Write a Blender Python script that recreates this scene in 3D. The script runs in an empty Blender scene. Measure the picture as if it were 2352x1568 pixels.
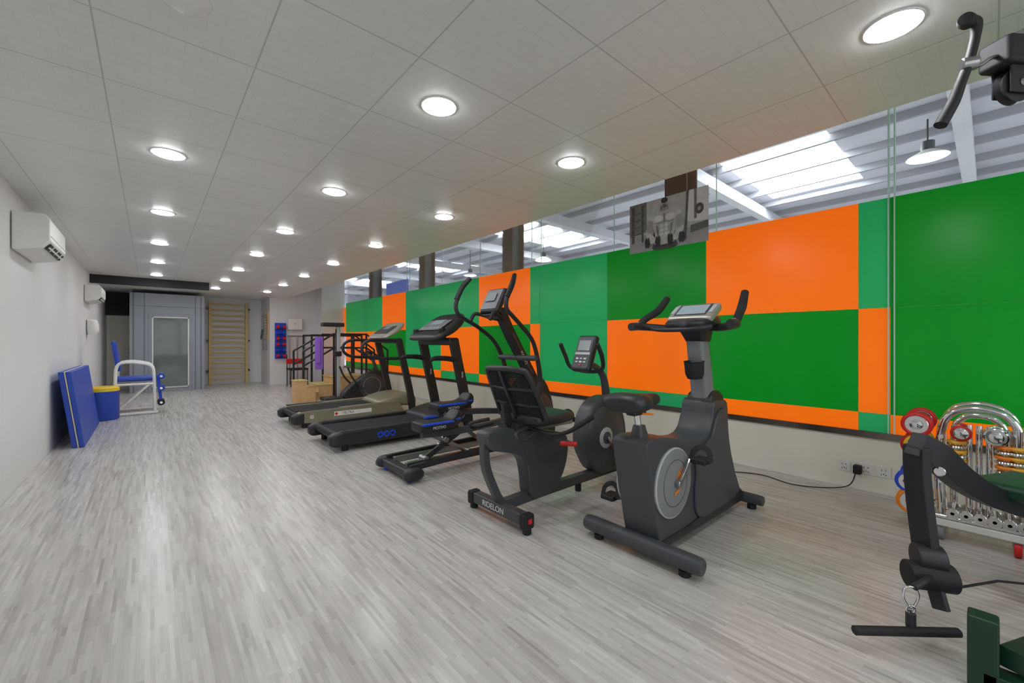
import bpy, bmesh, math, random
from mathutils import Vector, Matrix
random.seed(4)
S=bpy.context.scene
COL=S.collection
V=Vector
# ------------------------------------------------------------ materials
def lin(c):
    r=[]
    for v in c:
        v=v/255.0
        r.append(v/12.92 if v<=.04045 else ((v+.055)/1.055)**2.4)
    return (r[0],r[1],r[2],1)
def M(name,col,rough=.5,metal=0,noise=.06,scale=30,emit=None,es=0,coat=0,spec=.5):
    m=bpy.data.materials.new(name); m.use_nodes=True
    nt=m.node_tree; b=nt.nodes['Principled BSDF']
    c=lin(col)
    b.inputs['Roughness'].default_value=rough
    b.inputs['Metallic'].default_value=metal
    b.inputs['Specular IOR Level'].default_value=spec
    b.inputs['Coat Weight'].default_value=coat
    b.inputs['Base Color'].default_value=c
    if noise>0:
        tc=nt.nodes.new('ShaderNodeTexCoord'); n=nt.nodes.new('ShaderNodeTexNoise')
        n.inputs['Scale'].default_value=scale; n.inputs['Detail'].default_value=3
        nt.links.new(tc.outputs['Object'],n.inputs['Vector'])
        mx=nt.nodes.new('ShaderNodeMix'); mx.data_type='RGBA'
        mx.inputs[6].default_value=tuple(x*(1-noise) for x in c[:3])+(1,)
        mx.inputs[7].default_value=tuple(min(1,x*(1+noise)) for x in c[:3])+(1,)
        nt.links.new(n.outputs['Fac'],mx.inputs[0]); nt.links.new(mx.outputs[2],b.inputs['Base Color'])
    if emit:
        b.inputs['Emission Color'].default_value=lin(emit); b.inputs['Emission Strength'].default_value=es
    return m
BLK=M('black_plastic',(40,41,45),.42)
BLK2=M('black_rubber',(30,30,33),.65)
DG=M('dark_grey_plastic',(70,73,77),.40)
MG=M('mid_grey_plastic',(135,137,141),.45)
LG=M('light_grey_plastic',(190,193,196),.4)
WHT=M('white_plastic',(236,236,232),.4)
SIL=M('silver_metal',(190,188,176),.38,.5)
OLV=M('champagne_metal',(152,147,126),.38,.4)
CHR=M('chrome',(235,235,238),.1,1,0)
STL=M('steel',(170,170,172),.3,1)
BLU=M('blue_vinyl',(38,74,180),.45)
BLU2=M('blue_plastic',(30,80,215),.4)
YEL=M('yellow_vinyl',(240,200,40),.5)
CRM=M('cream_vinyl',(215,205,170),.6)
RED=M('red_plastic',(215,30,35),.4)
ORG=M('orange_plastic',(250,140,30),.4)
YPL=M('yellow_plastic',(250,185,40),.35)
WOOD=M('light_wood',(222,178,125),.5,noise=.2,scale=12)
WOODB=M('bar_wood',(212,188,125),.5,noise=.15,scale=12)
PUR=M('purple_fabric',(160,110,220),.8)
GRN=M('dark_green_paint',(22,58,42),.35)
GRNV=M('green_vinyl',(20,66,44),.4)
SCR=M('lcd_screen',(150,160,160),.15)
SCRB=M('lcd_screen_blue',(170,188,198),.12)
TBLK=M('textile_black',(34,35,38),.9)
CABG=M('cabin_grey',(150,157,166),.4)
BROWN=M('brown_steel',(125,88,72),.6)
BLACKP=M('black_fascia',(30,28,32),.6)
# ------------------------------------------------------------ builders
CUR=None
def root(name,loc):
    global CUR
    e=bpy.data.objects.new(name,None); e.empty_display_size=.1; e.location=loc
    COL.objects.link(e); CUR=e; return e
def mk(name,bm,mat,bev=0,smooth=True,ang=35,top=False,seg=2):
    global CUR
    bmesh.ops.recalc_face_normals(bm,faces=bm.faces)
    me=bpy.data.meshes.new(name)
    off=V((0,0,0)) if (top or CUR is None) else CUR.location
    if top:
        xs=[v.co for v in bm.verts]
        mn=V((min(v.x for v in xs),min(v.y for v in xs),min(v.z for v in xs)))
        mxx=V((max(v.x for v in xs),max(v.y for v in xs),max(v.z for v in xs)))
        off=(mn+mxx)/2
    for v in bm.verts: v.co-=off
    bm.to_mesh(me); bm.free()
    if smooth:
        me.shade_smooth(); me.set_sharp_from_angle(angle=math.radians(ang))
    else: me.shade_flat()
    o=bpy.data.objects.new(name,me); COL.objects.link(o); me.materials.append(mat)
    if top or CUR is None: o.location=off
    else: o.parent=CUR
    if bev>0:
        md=o.modifiers.new('bevel','BEVEL'); md.width=bev; md.segments=seg; md.limit_method='ANGLE'; md.angle_limit=math.radians(30)
        md.harden_normals=True
    return o
def box(name,mat,c,s,bev=.004,rot=None,top=False):
    bm=bmesh.new(); bmesh.ops.create_cube(bm,size=1)
    for v in bm.verts: v.co=V((v.co.x*s[0],v.co.y*s[1],v.co.z*s[2]))
    if rot:
        R=Matrix.Rotation(math.radians(rot[2]),3,'Z')@Matrix.Rotation(math.radians(rot[1]),3,'Y')@Matrix.Rotation(math.radians(rot[0]),3,'X')
        for v in bm.verts: v.co=R@v.co
    for v in bm.verts: v.co+=V(c)
    return mk(name,bm,mat,bev,top=top)
def bx(name,mat,a,b,bev=.004,top=False):
    a=V(a);b=V(b); d=b-a
    return box(name,mat,(a+b)/2,(abs(d.x),abs(d.y),abs(d.z)),bev,top=top)
def basis(t):
    t=t.normalized(); up=V((0,0,1)) if abs(t.z)<.95 else V((1,0,0))
    a=up.cross(t).normalized(); return a,t.cross(a).normalized()
def lathe(name,mat,c,axis,prof,seg=32,top=False,bev=0):
    axis=V(axis).normalized(); a,b=basis(axis); c=V(c); bm=bmesh.new(); rings=[]
    for r,h in prof:
        if r<1e-5: rings.append([bm.verts.new(c+axis*h)])
        else: rings.append([bm.verts.new(c+axis*h+(a*math.cos(2*math.pi*i/seg)+b*math.sin(2*math.pi*i/seg))*r) for i in range(seg)])
    for p,q in zip(rings[:-1],rings[1:]):
        if len(p)==1 and len(q)==1: continue
        for i in range(seg):
            j=(i+1)%seg
            if len(p)==1: bm.faces.new((p[0],q[i],q[j]))
            elif len(q)==1: bm.faces.new((p[i],p[j],q[0]))
            else: bm.faces.new((p[i],p[j],q[j],q[i]))
    return mk(name,bm,mat,bev,top=top)
def cyl(name,mat,p0,p1,r,r2=None,seg=24,ch=.003,top=False):
    p0=V(p0);p1=V(p1);L=(p1-p0).length; r2=r if r2 is None else r2; ch=min(ch,r*.4,r2*.4,L*.3)
    return lathe(name,mat,p0,p1-p0,[(0,0),(r-ch,0),(r,ch),(r2,L-ch),(r2-ch,L),(0,L)],seg,top)
def torus(name,mat,c,axis,R,r,seg=36,n=10,top=False):
    prof=[(R+r*math.cos(2*math.pi*i/n),r*math.sin(2*math.pi*i/n)) for i in range(n+1)]
    return lathe(name,mat,c,axis,prof,seg,top)
def crom(P,sub,closed=False):
    n=len(P);out=[]
    rng=range(n) if closed else range(n-1)
    for i in rng:
        if closed: p=[P[(i+k-1)%n] for k in range(4)]
        else: p=[P[max(0,i-1)],P[i],P[i+1],P[min(n-1,i+2)]]
        for k in range(sub):
            t=k/sub
            out.append(.5*((2*p[1])+(p[2]-p[0])*t+(2*p[0]-5*p[1]+4*p[2]-p[3])*t*t+(3*p[1]-p[0]-3*p[2]+p[3])*t**3))
    if not closed: out.append(P[-1])
    return out
def tube(name,mat,pts,r,sub=6,closed=False,n=12,rect=None,up=None,top=False):
    P=[V(p) for p in pts]
    rad=r if isinstance(r,(list,tuple)) else [r]*len(P)
    Q=[V((p.x,p.y,p.z,)) for p in P]
    if sub>1 and (len(P)>2):
        Q=crom(P,sub,closed); m=len(Q)
        rr=[]
        for i in range(m):
            f=i/sub; k=int(f); 
            a=rad[k%len(rad)]; b=rad[(k+1)%len(rad)] if (closed or k+1<len(rad)) else rad[-1]
            rr.append(a+(b-a)*(f-k))
    else: rr=list(rad)
    bm=bmesh.new(); rings=[]; N=len(Q); prev=None
    for i,p in enumerate(Q):
        if closed: t=Q[(i+1)%N]-Q[(i-1)%N]
        else: t=Q[min(N-1,i+1)]-Q[max(0,i-1)]
        t.normalize()
        if up is not None:
            a=V(up).cross(t).normalized(); b=t.cross(a)
        elif prev is None: a,b=basis(t)
        else:
            a=(prev-t*prev.dot(t)).normalized(); b=t.cross(a)
        prev=a
        if rect:
            w,h=rect; k=rr[i]
            rings.append([bm.verts.new(p+a*(sx*w/2*k)+b*(sy*h/2*k)) for sx,sy in((1,1),(-1,1),(-1,-1),(1,-1))])
        else:
            rings.append([bm.verts.new(p+(a*math.cos(2*math.pi*j/n)+b*math.sin(2*math.pi*j/n))*rr[i]) for j in range(n)])
    K=len(rings[0])
    for i in range(N if closed else N-1):
        p=rings[i];q=rings[(i+1)%N]
        for j in range(K): bm.faces.new((p[j],p[(j+1)%K],q[(j+1)%K],q[j]))
    if not closed: bm.faces.new(rings[0]); bm.faces.new(rings[-1])
    return mk(name,bm,mat,.004 if rect else 0,ang=50,top=top)
def beam(name,mat,p0,p1,w,h,up=(0,1,0),bev=.004):
    P0=V(p0);P1=V(p1);t=(P1-P0).normalized();a=V(up).cross(t).normalized();b=t.cross(a)
    bm=bmesh.new();vs=[]
    for p in(P0,P1):
        vs.append([bm.verts.new(p+a*(x*w/2)+b*(y*h/2)) for x,y in((1,1),(-1,1),(-1,-1),(1,-1))])
    for j in range(4): bm.faces.new((vs[0][j],vs[0][(j+1)%4],vs[1][(j+1)%4],vs[1][j]))
    bm.faces.new(vs[0]);bm.faces.new(vs[1])
    return mk(name,bm,mat,bev)
def prism(name,mat,outl,y0,y1,bev=.01,smooth=0,seg=3,axis='Y'):
    P=[V((p[0],p[1])) for p in outl]
    if smooth: P=crom(P,smooth,True)
    bm=bmesh.new();A=[];B=[]
    for p in P:
        if axis=='Y': A.append(bm.verts.new((p.x,y0,p.y)));B.append(bm.verts.new((p.x,y1,p.y)))
        elif axis=='X': A.append(bm.verts.new((y0,p.x,p.y)));B.append(bm.verts.new((y1,p.x,p.y)))
        else: A.append(bm.verts.new((p.x,p.y,y0)));B.append(bm.verts.new((p.x,p.y,y1)))
    n=len(P)
    for i in range(n): bm.faces.new((A[i],A[(i+1)%n],B[(i+1)%n],B[i]))
    bm.faces.new(A);bm.faces.new(B)
    return mk(name,bm,mat,bev,seg=seg)
def loft(name,mat,secs,axis='X',e=3.0,n=24,sub=4):
    Q=[V(s[:3]) for s in secs]; H=[V((s[3],s[4],0)) for s in secs]
    if sub>1: Q=crom(Q,sub);H=crom(H,sub)
    bm=bmesh.new();rings=[]
    for q,h in zip(Q,H):
        ring=[]
        for i in range(n):
            a=2*math.pi*i/n;c=math.cos(a);s=math.sin(a)
            u=math.copysign(abs(c)**(2/e),c)*max(h.x,.001);v=math.copysign(abs(s)**(2/e),s)*max(h.y,.001)
            if axis=='X': co=(q.x,q.y+u,q.z+v)
            elif axis=='Z': co=(q.y+u,q.z+v,q.x)
            else: co=(q.y+u,q.x,q.z+v)
            ring.append(bm.verts.new(co))
        rings.append(ring)
    for p,q in zip(rings[:-1],rings[1:]):
        for i in range(n): bm.faces.new((p[i],p[(i+1)%n],q[(i+1)%n],q[i]))
    bm.faces.new(rings[0]);bm.faces.new(rings[-1])
    return mk(name,bm,mat,0,ang=55)
def text(name,mat,s,loc,size,rot=(90,0,-90),top=False):
    cu=bpy.data.curves.new(name,'FONT');cu.body=s;cu.size=size;cu.extrude=.0006;cu.align_x='CENTER';cu.align_y='CENTER'
    o=bpy.data.objects.new(name,cu);COL.objects.link(o);cu.materials.append(mat)
    o.rotation_euler=[math.radians(a) for a in rot]
    if CUR and not top: o.parent=CUR;o.location=V(loc)-CUR.location
    else:o.location=loc
    return o
# ------------------------------------------------------------ dimensions
XL=-.83; XW=4.36; YB=14.3; YR=-3.0; HC=2.424; XC=2.94; H2=3.3; ZT=2.325
# ------------------------------------------------------------ surface materials
def floor_mat():
    m=bpy.data.materials.new('laminate_strip_floor');m.use_nodes=True;nt=m.node_tree;b=nt.nodes['Principled BSDF'];L=nt.links
    tc=nt.nodes.new('ShaderNodeTexCoord');mp=nt.nodes.new('ShaderNodeMapping');mp.inputs['Rotation'].default_value=(0,0,math.radians(90))
    L.new(tc.outputs['Object'],mp.inputs['Vector'])
    def brick(w,h,off,loc):
        m2=nt.nodes.new('ShaderNodeVectorMath');m2.operation='ADD';m2.inputs[1].default_value=loc;L.new(mp.outputs[0],m2.inputs[0])
        t=nt.nodes.new('ShaderNodeTexBrick');t.offset=off;t.offset_frequency=2;t.squash=1
        t.inputs['Scale'].default_value=1;t.inputs['Brick Width'].default_value=w;t.inputs['Row Height'].default_value=h
        t.inputs['Mortar Size'].default_value=0.0;t.inputs['Color1'].default_value=(0,0,0,1);t.inputs['Color2'].default_value=(1,1,1,1)
        t.inputs['Mortar'].default_value=(.5,.5,.5,1);t.inputs['Bias'].default_value=0
        L.new(m2.outputs[0],t.inputs['Vector']);return t
    t1=brick(.31,.0145,.37,(0,0,0));t2=brick(.19,.0145,.61,(3.31,0,0));t3=brick(.6,.029,.45,(1.7,.0,0))
    a=nt.nodes.new('ShaderNodeMix');a.data_type='RGBA';a.inputs[0].default_value=.45
    L.new(t1.outputs['Color'],a.inputs[6]);L.new(t2.outputs['Color'],a.inputs[7])
    a2=nt.nodes.new('ShaderNodeMix');a2.data_type='RGBA';a2.inputs[0].default_value=.25
    L.new(a.outputs[2],a2.inputs[6]);L.new(t3.outputs['Color'],a2.inputs[7])
    mg=nt.nodes.new('ShaderNodeMapping');mg.inputs['Scale'].default_value=(120,4,1);L.new(tc.outputs['Object'],mg.inputs['Vector'])
    n=nt.nodes.new('ShaderNodeTexNoise');n.inputs['Scale'].default_value=1;n.inputs['Detail'].default_value=4;L.new(mg.outputs[0],n.inputs['Vector'])
    a3=nt.nodes.new('ShaderNodeMix');a3.data_type='RGBA';a3.inputs[0].default_value=.3
    L.new(a2.outputs[2],a3.inputs[6]);L.new(n.outputs['Fac'],a3.inputs[7])
    cr=nt.nodes.new('ShaderNodeValToRGB');e=cr.color_ramp.elements
    e[0].position=.12;e[0].color=lin((166,161,155));e[1].position=.88;e[1].color=lin((220,218,214))
    k=e.new(.5);k.color=lin((198,195,190))
    L.new(a3.outputs[2],cr.inputs[0]);L.new(cr.outputs[0],b.inputs['Base Color'])
    b.inputs['Roughness'].default_value=.25;b.inputs['Specular IOR Level'].default_value=.5
    return m
def ceil_mat():
    m=bpy.data.materials.new('ceiling_tiles');m.use_nodes=True;nt=m.node_tree;b=nt.nodes['Principled BSDF'];L=nt.links
    tc=nt.nodes.new('ShaderNodeTexCoord');sp=nt.nodes.new('ShaderNodeSeparateXYZ');L.new(tc.outputs['Object'],sp.inputs[0])
    def mth(op,a,bv=None,c=None):
        n=nt.nodes.new('ShaderNodeMath');n.operation=op
        for i,x in enumerate((a,bv,c)):
            if x is None: continue
            if isinstance(x,(int,float)): n.inputs[i].default_value=x
            else: L.new(x,n.inputs[i])
        return n.outputs[0]
    def line(s,x0,T,w):
        f=mth('FRACT',mth('DIVIDE',mth('SUBTRACT',s,x0),T))
        d=mth('MULTIPLY',mth('SUBTRACT',.5,mth('ABSOLUTE',mth('SUBTRACT',f,.5))),T)
        return mth('LESS_THAN',d,w)
    g=mth('MAXIMUM',line(sp.outputs[0],.355,.52,.003),line(sp.outputs[1],-.02,.545,.003))
    t=nt.nodes.new('ShaderNodeTexBrick');t.inputs['Scale'].default_value=1;t.inputs['Brick Width'].default_value=.11;t.inputs['Row Height'].default_value=.07
    t.inputs['Mortar Size'].default_value=.003;t.inputs['Color1'].default_value=(.98,.98,.98,1);t.inputs['Color2'].default_value=(1,1,1,1);t.inputs['Mortar'].default_value=(.95,.95,.95,1)
    L.new(tc.outputs['Object'],t.inputs['Vector'])
    n=nt.nodes.new('ShaderNodeTexNoise');n.inputs['Scale'].default_value=1.3;L.new(tc.outputs['Object'],n.inputs['Vector'])
    cr=nt.nodes.new('ShaderNodeValToRGB');cr.color_ramp.elements[0].color=lin((230,232,229));cr.color_ramp.elements[1].color=lin((240,241,239))
    L.new(n.outputs['Fac'],cr.inputs[0])
    mu=nt.nodes.new('ShaderNodeMix');mu.data_type='RGBA';mu.blend_type='MULTIPLY';mu.inputs[0].default_value=1
    L.new(cr.outputs[0],mu.inputs[6]);L.new(t.outputs['Color'],mu.inputs[7])
    mx=nt.nodes.new('ShaderNodeMix');mx.data_type='RGBA';mx.inputs[7].default_value=lin((196,198,195))
    L.new(g,mx.inputs[0]);L.new(mu.outputs[2],mx.inputs[6]);L.new(mx.outputs[2],b.inputs['Base Color'])
    b.inputs['Roughness'].default_value=.35
    return m
WALL=M('wall_paint',(228,228,229),.7,noise=.02,scale=4)
WALLLOW=M('cream_wall_paint',(242,240,226),.5,noise=.03,scale=6)
FLOOR=floor_mat();CEIL=ceil_mat()
# ------------------------------------------------------------ shell
def slab(name,mat,a,b):
    bm=bmesh.new();bmesh.ops.create_cube(bm,size=1)
    a=V(a);b=V(b)
    for v in bm.verts: v.co=V((a.x if v.co.x<0 else b.x,a.y if v.co.y<0 else b.y,a.z if v.co.z<0 else b.z))
    me=bpy.data.meshes.new(name);bm.to_mesh(me);bm.free();o=bpy.data.objects.new(name,me);COL.objects.link(o);me.materials.append(mat);return o
slab('floor',FLOOR,(XL-.1,YR-.1,-.1),(XW+.12,YB+.1,0))
slab('ceiling',CEIL,(XL-.1,YR-.1,HC),(XC,YB+.1,HC+.06))
slab('ceiling_upper',WALL,(XC,YR-.1,H2),(XW+.12,YB+.1,H2+.06))
slab('trim_1',WALL,(XC-.02,YR,HC+.06),(XC,YB,H2))
slab('wall_left',WALL,(XL-.1,YR-.1,0),(XL,YB+.1,HC))
slab('wall_back',WALL,(XL,YB,0),(XW+.12,YB+.1,H2))
slab('wall_rear',WALL,(XL,YR-.1,0),(XW+.12,YR,.5))
slab('wall_rear_head',WALL,(XL,YR-.1,2.3),(XW+.12,YR,H2))
for i,x in enumerate((XL,1.15,2.75,4.28)): slab('trim_%d'%(5+i),WHT,(x,YR-.1,.5),(x+.1,YR,2.3))  # unseen window opening in the rear wall, added to let in fill daylight
slab('wall_right',WALLLOW,(XW,YR,0),(XW+.1,YB,.43))
slab('baseboard_right',M('chrome_trim',(120,112,108),.2,.8,.3,8),(XW-.02,YR,.43),(XW+.1,YB,.48))
slab('trim_2',WHT,(XW,YR,3.1),(XW+.1,YB,H2))
slab('wall_alcove',WALL,(2.5,13.1,0),(XW,YB,H2))
slab('wall_pier',WALL,(3.72,12.6,0),(XW-.001,13.1,H2))
def glass_mat():
    m=bpy.data.materials.new('clear_glass');m.use_nodes=True;nt=m.node_tree;nt.nodes.clear();L=nt.links
    o=nt.nodes.new('ShaderNodeOutputMaterial');t=nt.nodes.new('ShaderNodeBsdfTransparent');t.inputs[0].default_value=(.93,.97,.95,1)
    g=nt.nodes.new('ShaderNodeBsdfGlossy');g.inputs['Roughness'].default_value=.02
    lw=nt.nodes.new('ShaderNodeLayerWeight');lw.inputs[0].default_value=.35
    mx=nt.nodes.new('ShaderNodeMixShader');mt=nt.nodes.new('ShaderNodeMath');mt.operation='MULTIPLY';mt.inputs[1].default_value=.5
    L.new(lw.outputs['Fresnel'],mt.inputs[0]);L.new(mt.outputs[0],mx.inputs[0]);L.new(t.outputs[0],mx.inputs[1]);L.new(g.outputs[0],mx.inputs[2]);L.new(mx.outputs[0],o.inputs[0]);return m
GLASS=glass_mat()
EDGE=M('glass_edge',(205,240,224),.2,noise=0)
CUR=None
slab('window_1',GLASS,(XW+.04,YR,ZT),(XW+.05,12.6,3.1))
root('coloured_glass_panels',(XW,5,.48))
def film(name,col,tr,em=0):
    m=M(name,col,.24,noise=.02,scale=2,spec=.35);nt=m.node_tree;b=nt.nodes['Principled BSDF'];o=nt.nodes['Material Output']
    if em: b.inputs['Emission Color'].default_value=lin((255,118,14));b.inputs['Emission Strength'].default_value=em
    t=nt.nodes.new('ShaderNodeBsdfTranslucent');t.inputs[0].default_value=lin(tr);mx=nt.nodes.new('ShaderNodeMixShader');mx.inputs[0].default_value=.3
    nt.links.new(b.outputs[0],mx.inputs[1]);nt.links.new(t.outputs[0],mx.inputs[2]);nt.links.new(mx.outputs[0],o.inputs['Surface']);return m
G=film('panel_green',(20,200,60),(20,210,60));T=film('panel_teal',(66,232,150),(66,238,150));O=film('panel_orange_glow_film',(255,158,32),(255,158,32),.36)  # orange emission is an added glow to brighten the panels, not a lamp
z0,z1,z2=.48,.628,1.465
lay=[ (-3,-1.92,'TOG'),(-1.92,-.7,'OGT'),(-.7,.515,'OGG'),(.515,.709,'TOT'),(.709,1.942,'OGO'),(1.942,3.18,'TOG'),(3.18,4.388,'OTT'),
 (4.388,4.594,'TOT'),(4.594,5.90,'OGO'),(5.90,7.17,'TOT'),(7.17,8.68,'OTT'),(8.68,9.94,'OGO'),(9.94,12.48,'GOT')]
n=0
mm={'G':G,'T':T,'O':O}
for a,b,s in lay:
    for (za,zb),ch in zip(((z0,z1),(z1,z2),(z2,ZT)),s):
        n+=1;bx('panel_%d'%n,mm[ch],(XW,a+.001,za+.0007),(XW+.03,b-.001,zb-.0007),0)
for i,y in enumerate([-1.92,-.7,.525,.49,1.85,3.1,4.388,4.594,5.9,7.17,8.68,8.55,9.94,11.2]):
    big=y in(.525,.49)
    bx('pane_joint_%d'%i,EDGE,(XW-.012 if big else XW+.03,y-.004,.48 if big else ZT),(XW+.038,y+.004,3.1),0)
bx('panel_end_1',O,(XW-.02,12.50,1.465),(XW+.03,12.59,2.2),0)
CUR=None
# ------------------------------------------------------------ warehouse outside glass
ROOF=M('roof_sheet',(225,223,232),.6,noise=.04,scale=1)
slab('warehouse_floor',M('concrete',(190,190,190),.8),(XW+.12,-10,-.1),(18,34,0))
slab('warehouse_wall_end',ROOF,(XW+.12,34,0),(18,34.1,5))
slab('warehouse_wall_side',ROOF,(18,-10,0),(18.1,34,5))
slab('warehouse_wall_near',ROOF,(XW+.12,-10.1,0),(18,-10,5))
xs=[XW+.12,9.2,12.5,18];ys=[-10,-5.5,-3.5,1.95,3.8,9.5,11.5,17,19.5,25,27,34]
root('warehouse_roof',(10,10,5))
k=0
SKY=M('skylight_sheet',(245,248,255),.4,noise=0,emit=(243,248,255),es=17)
for i in range(3):
    for j in range(len(ys)-1):
        k+=1;is_s=(i==1 and j%2==1)
        bx('skylight_%d'%k if is_s else 'sheet_%d'%k,SKY if is_s else ROOF,(xs[i],ys[j],5.0),(xs[i+1],ys[j+1],5.05),0)
PURL=M('purlin_steel',(172,170,178),.6)
RAFT=M('rafter_paint',(235,233,238),.5)
x=5.0
while x<18:
    bx('purlin',PURL,(x-.035,-10,4.86),(x+.035,34,5.0),0);x+=1.1
for y in(-4,.3,4.15,8.3,12.4,16.5,21,25.5,30):
    bx('rafter',RAFT,(XW+.2,y-.1,4.6),(18,y+.1,4.86),0)
for y in (2.35,5.3,8.2,11.0,-1.2):
    root('steel_column',(4.62,y,0))
    bx('flange_near',BROWN,(4.5,y-.13,0),(4.52,y+.13,4.6),0);bx('flange_far',BROWN,(4.74,y-.13,0),(4.76,y+.13,4.6),0);bx('web',MG,(4.52,y-.01,0),(4.74,y+.01,4.6),0)
LAMPW=M('lamp_white',(250,250,250),.5,noise=0,emit=(255,255,255),es=6)
for (X,Y,Z) in((9.9,.7,4.3),(9.9,5.2,3.9),(9.9,9.8,3.9),(9.9,14,3.9)):
    root('pendant_lamp',(X,Y,Z))
    cyl('cord',DG,(X,Y,Z+.25),(X,Y,4.95),.012);cyl('housing',DG,(X,Y,Z+.1),(X,Y,Z+.27),.09)
    lathe('shade',WHT,(X,Y,Z),(0,0,1),[(.27,0),(.26,.02),(.09,.12),(.0,.12)]);cyl('bulb_disc',LAMPW,(X,Y,Z-.01),(X,Y,Z+.01),.24)
root('blue_partition',(9,19,0));bx('board',BLU,(8.98,17.7,0),(9.03,20,4.1),0)
CUR=None
# ------------------------------------------------------------ ceiling lights
EM=M('downlight_lens',(255,255,255),.4,noise=0,emit=(250,252,255),es=78)
RIM=M('downlight_rim',(235,236,236),.4)
for xi,X in enumerate((.09,1.135,2.175)):
    for j in range(-1,8):
        Y=.25+j*1.635
        if xi==0 and j==0: continue
        if xi==2 and Y>12.3: continue
        off=(xi==0 and j==1)
        root('ceiling_downlight',(X,Y,HC))
        torus('rim',RIM,(X,Y,HC),(0,0,1),.088,.005,32,8)
        if off: lathe('lens',RIM,(X,Y,HC),(0,0,-1),[(0,.03),(.05,.028),(.088,.0)])
        else: lathe('lens',EM,(X,Y,HC-.002),(0,0,-1),[(.082,0),(.08,.006),(.065,.01),(0,.011)])
CUR=None
# ------------------------------------------------------------ back wall things
slab('trim_3',BLACKP,(XL,10.7,2.27),(.93,10.8,HC))
slab('trim_4',BLACKP,(XL,14.2,1.85),(-.36,14.3,HC))
root('lift_cabin',(.34,13.6,0))
bx('wall_l',CABG,(-.36,13.0,0),(-.30,14.29,2.34));bx('wall_r',CABG,(.97,13.0,0),(1.03,14.29,2.34))
bx('header',CABG,(-.30,13.0,1.86),(.97,13.06,2.34));bx('jamb_l',CABG,(-.30,13.0,0),(-.03,13.06,1.86));bx('jamb_r',CABG,(.78,13.0,0),(.97,13.06,1.86))
bx('roof',CABG,(-.30,13.06,2.28),(.97,14.29,2.34))
bx('rear_panel',MG,(-.30,14.2,0),(.97,14.28,2.28))
RIB=M('rib_grey',(112,118,126),.4)
for xx in(-.29,-.1,.85,.96): bx('rib',RIB,(xx-.006,12.985,0),(xx+.006,13.0,2.34),.002)
bx('header_line',MG,(-.34,12.985,2.03),(1.01,13.0,2.045),.002)
bx('door_leaf_l',CABG,(-.03,12.99,0),(.05,13.03,1.86));bx('door_leaf_r',CABG,(.71,12.99,0),(.78,13.03,1.86));bx('door_leaf_top',CABG,(.05,12.99,1.76),(.71,13.03,1.86));bx('door_leaf_bot',CABG,(.05,12.99,0),(.71,13.03,.11))
for nm,a,b in(('l',(.03,.09),(.055,1.79)),('r',(.70,.09),(.725,1.79)),('t',(.03,1.765),(.725,1.79)),('b',(.03,.09),(.725,.115))):
    bx('glass_frame_'+nm,WHT,(a[0],12.975,a[1]),(b[0],12.99,b[1]),.002)
bx('door_glass',M('cabin_glass',(108,118,116),.05,noise=.25,scale=3),(.055,12.995,.115),(.70,13.005,1.765),0)
bx('handle',STL,(.745,12.95,.9),(.76,12.975,1.2))
CUR=None
root('door_1',(-.55,14.25,0))
bx('leaf',M('beige_door',(238,236,222),.5),(-.81,14.24,.0),(-.38,14.29,1.85));bx('knob_plate',STL,(-.45,14.22,.95),(-.43,14.24,1.05))
CUR=None
root('swedish_wall_bars',(1.68,14.2,0))
for x in(1.25,2.11): bx('upright',WOODB,(x-.03,14.12,.0),(x+.03,14.24,2.3),.005)
for i in range(15):
    z=.14+i*.15; cyl('rung_%d'%i,WOODB,(1.25,14.16,z),(2.11,14.16,z),.02,seg=12)
for z in(.35,1.2,2.1):
    for x in(1.2,2.16): bx('bracket',DG,(x-.03,14.13,z),(x+.03,14.3,z+.05))
CUR=None
root('cable_pulley_station',(2.45,13.7,0))
for y in(13.45,13.75): cyl('post',STL,(2.45,y,.95),(2.45,y,1.95),.015)
for z in(1.0,1.25,1.5,1.75,1.92): cyl('crossbar',STL,(2.45,13.45,z),(2.45,13.75,z),.012)
tube('handle_loop',DG,[(2.42,13.5,1.55),(2.38,13.55,1.3),(2.38,13.65,1.3),(2.42,13.7,1.55)],.012)
for z in(1.0,1.92): bx('mount',STL,(2.44,13.43,z-.02),(2.498,13.77,z+.02))
CUR=None
root('shoulder_ladder_board',(2.49,13.25,1.7))
bx('board',WOOD,(2.47,13.2,1.25),(2.498,13.3,2.05))
for i in range(10): cyl('peg_%d'%i,WOODB,(2.41,13.25,1.3+i*.075),(2.47,13.25,1.3+i*.075),.01,seg=8)
CUR=None
root('dumbbell_wall_rack',(2.75,13.05,1.2))
bx('backboard',BLU2,(2.62,13.07,.72),(2.90,13.098,1.72))
for i in range(6):
    z=.80+i*.16
    for x in(2.68,2.84): cyl('bell',RED if i%3!=1 else BLU,(x-.035,13.02,z),(x+.035,13.02,z),.05,seg=12)
    cyl('grip',BLU2,(2.64,13.02,z),(2.88,13.02,z),.02,seg=10)
    bx('shelf',BLU2,(2.62,12.97,z-.06),(2.9,13.07,z-.05))
CUR=None
root('first_aid_box',(3.1,13.03,1.7));bx('case',WHT,(2.93,12.95,1.53),(3.3,13.098,1.86),.02);bx('latch',LG,(3.09,12.94,1.68),(3.14,12.95,1.72));CUR=None
root('parallel_bar_set',(3.2,12.9,0))
for x in(2.95,3.15,3.35): cyl('post',STL,(x,12.9,0),(x,12.9,1.35),.02)
cyl('rail',STL,(2.9,12.9,1.35),(3.4,12.9,1.35),.02);CUR=None
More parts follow.
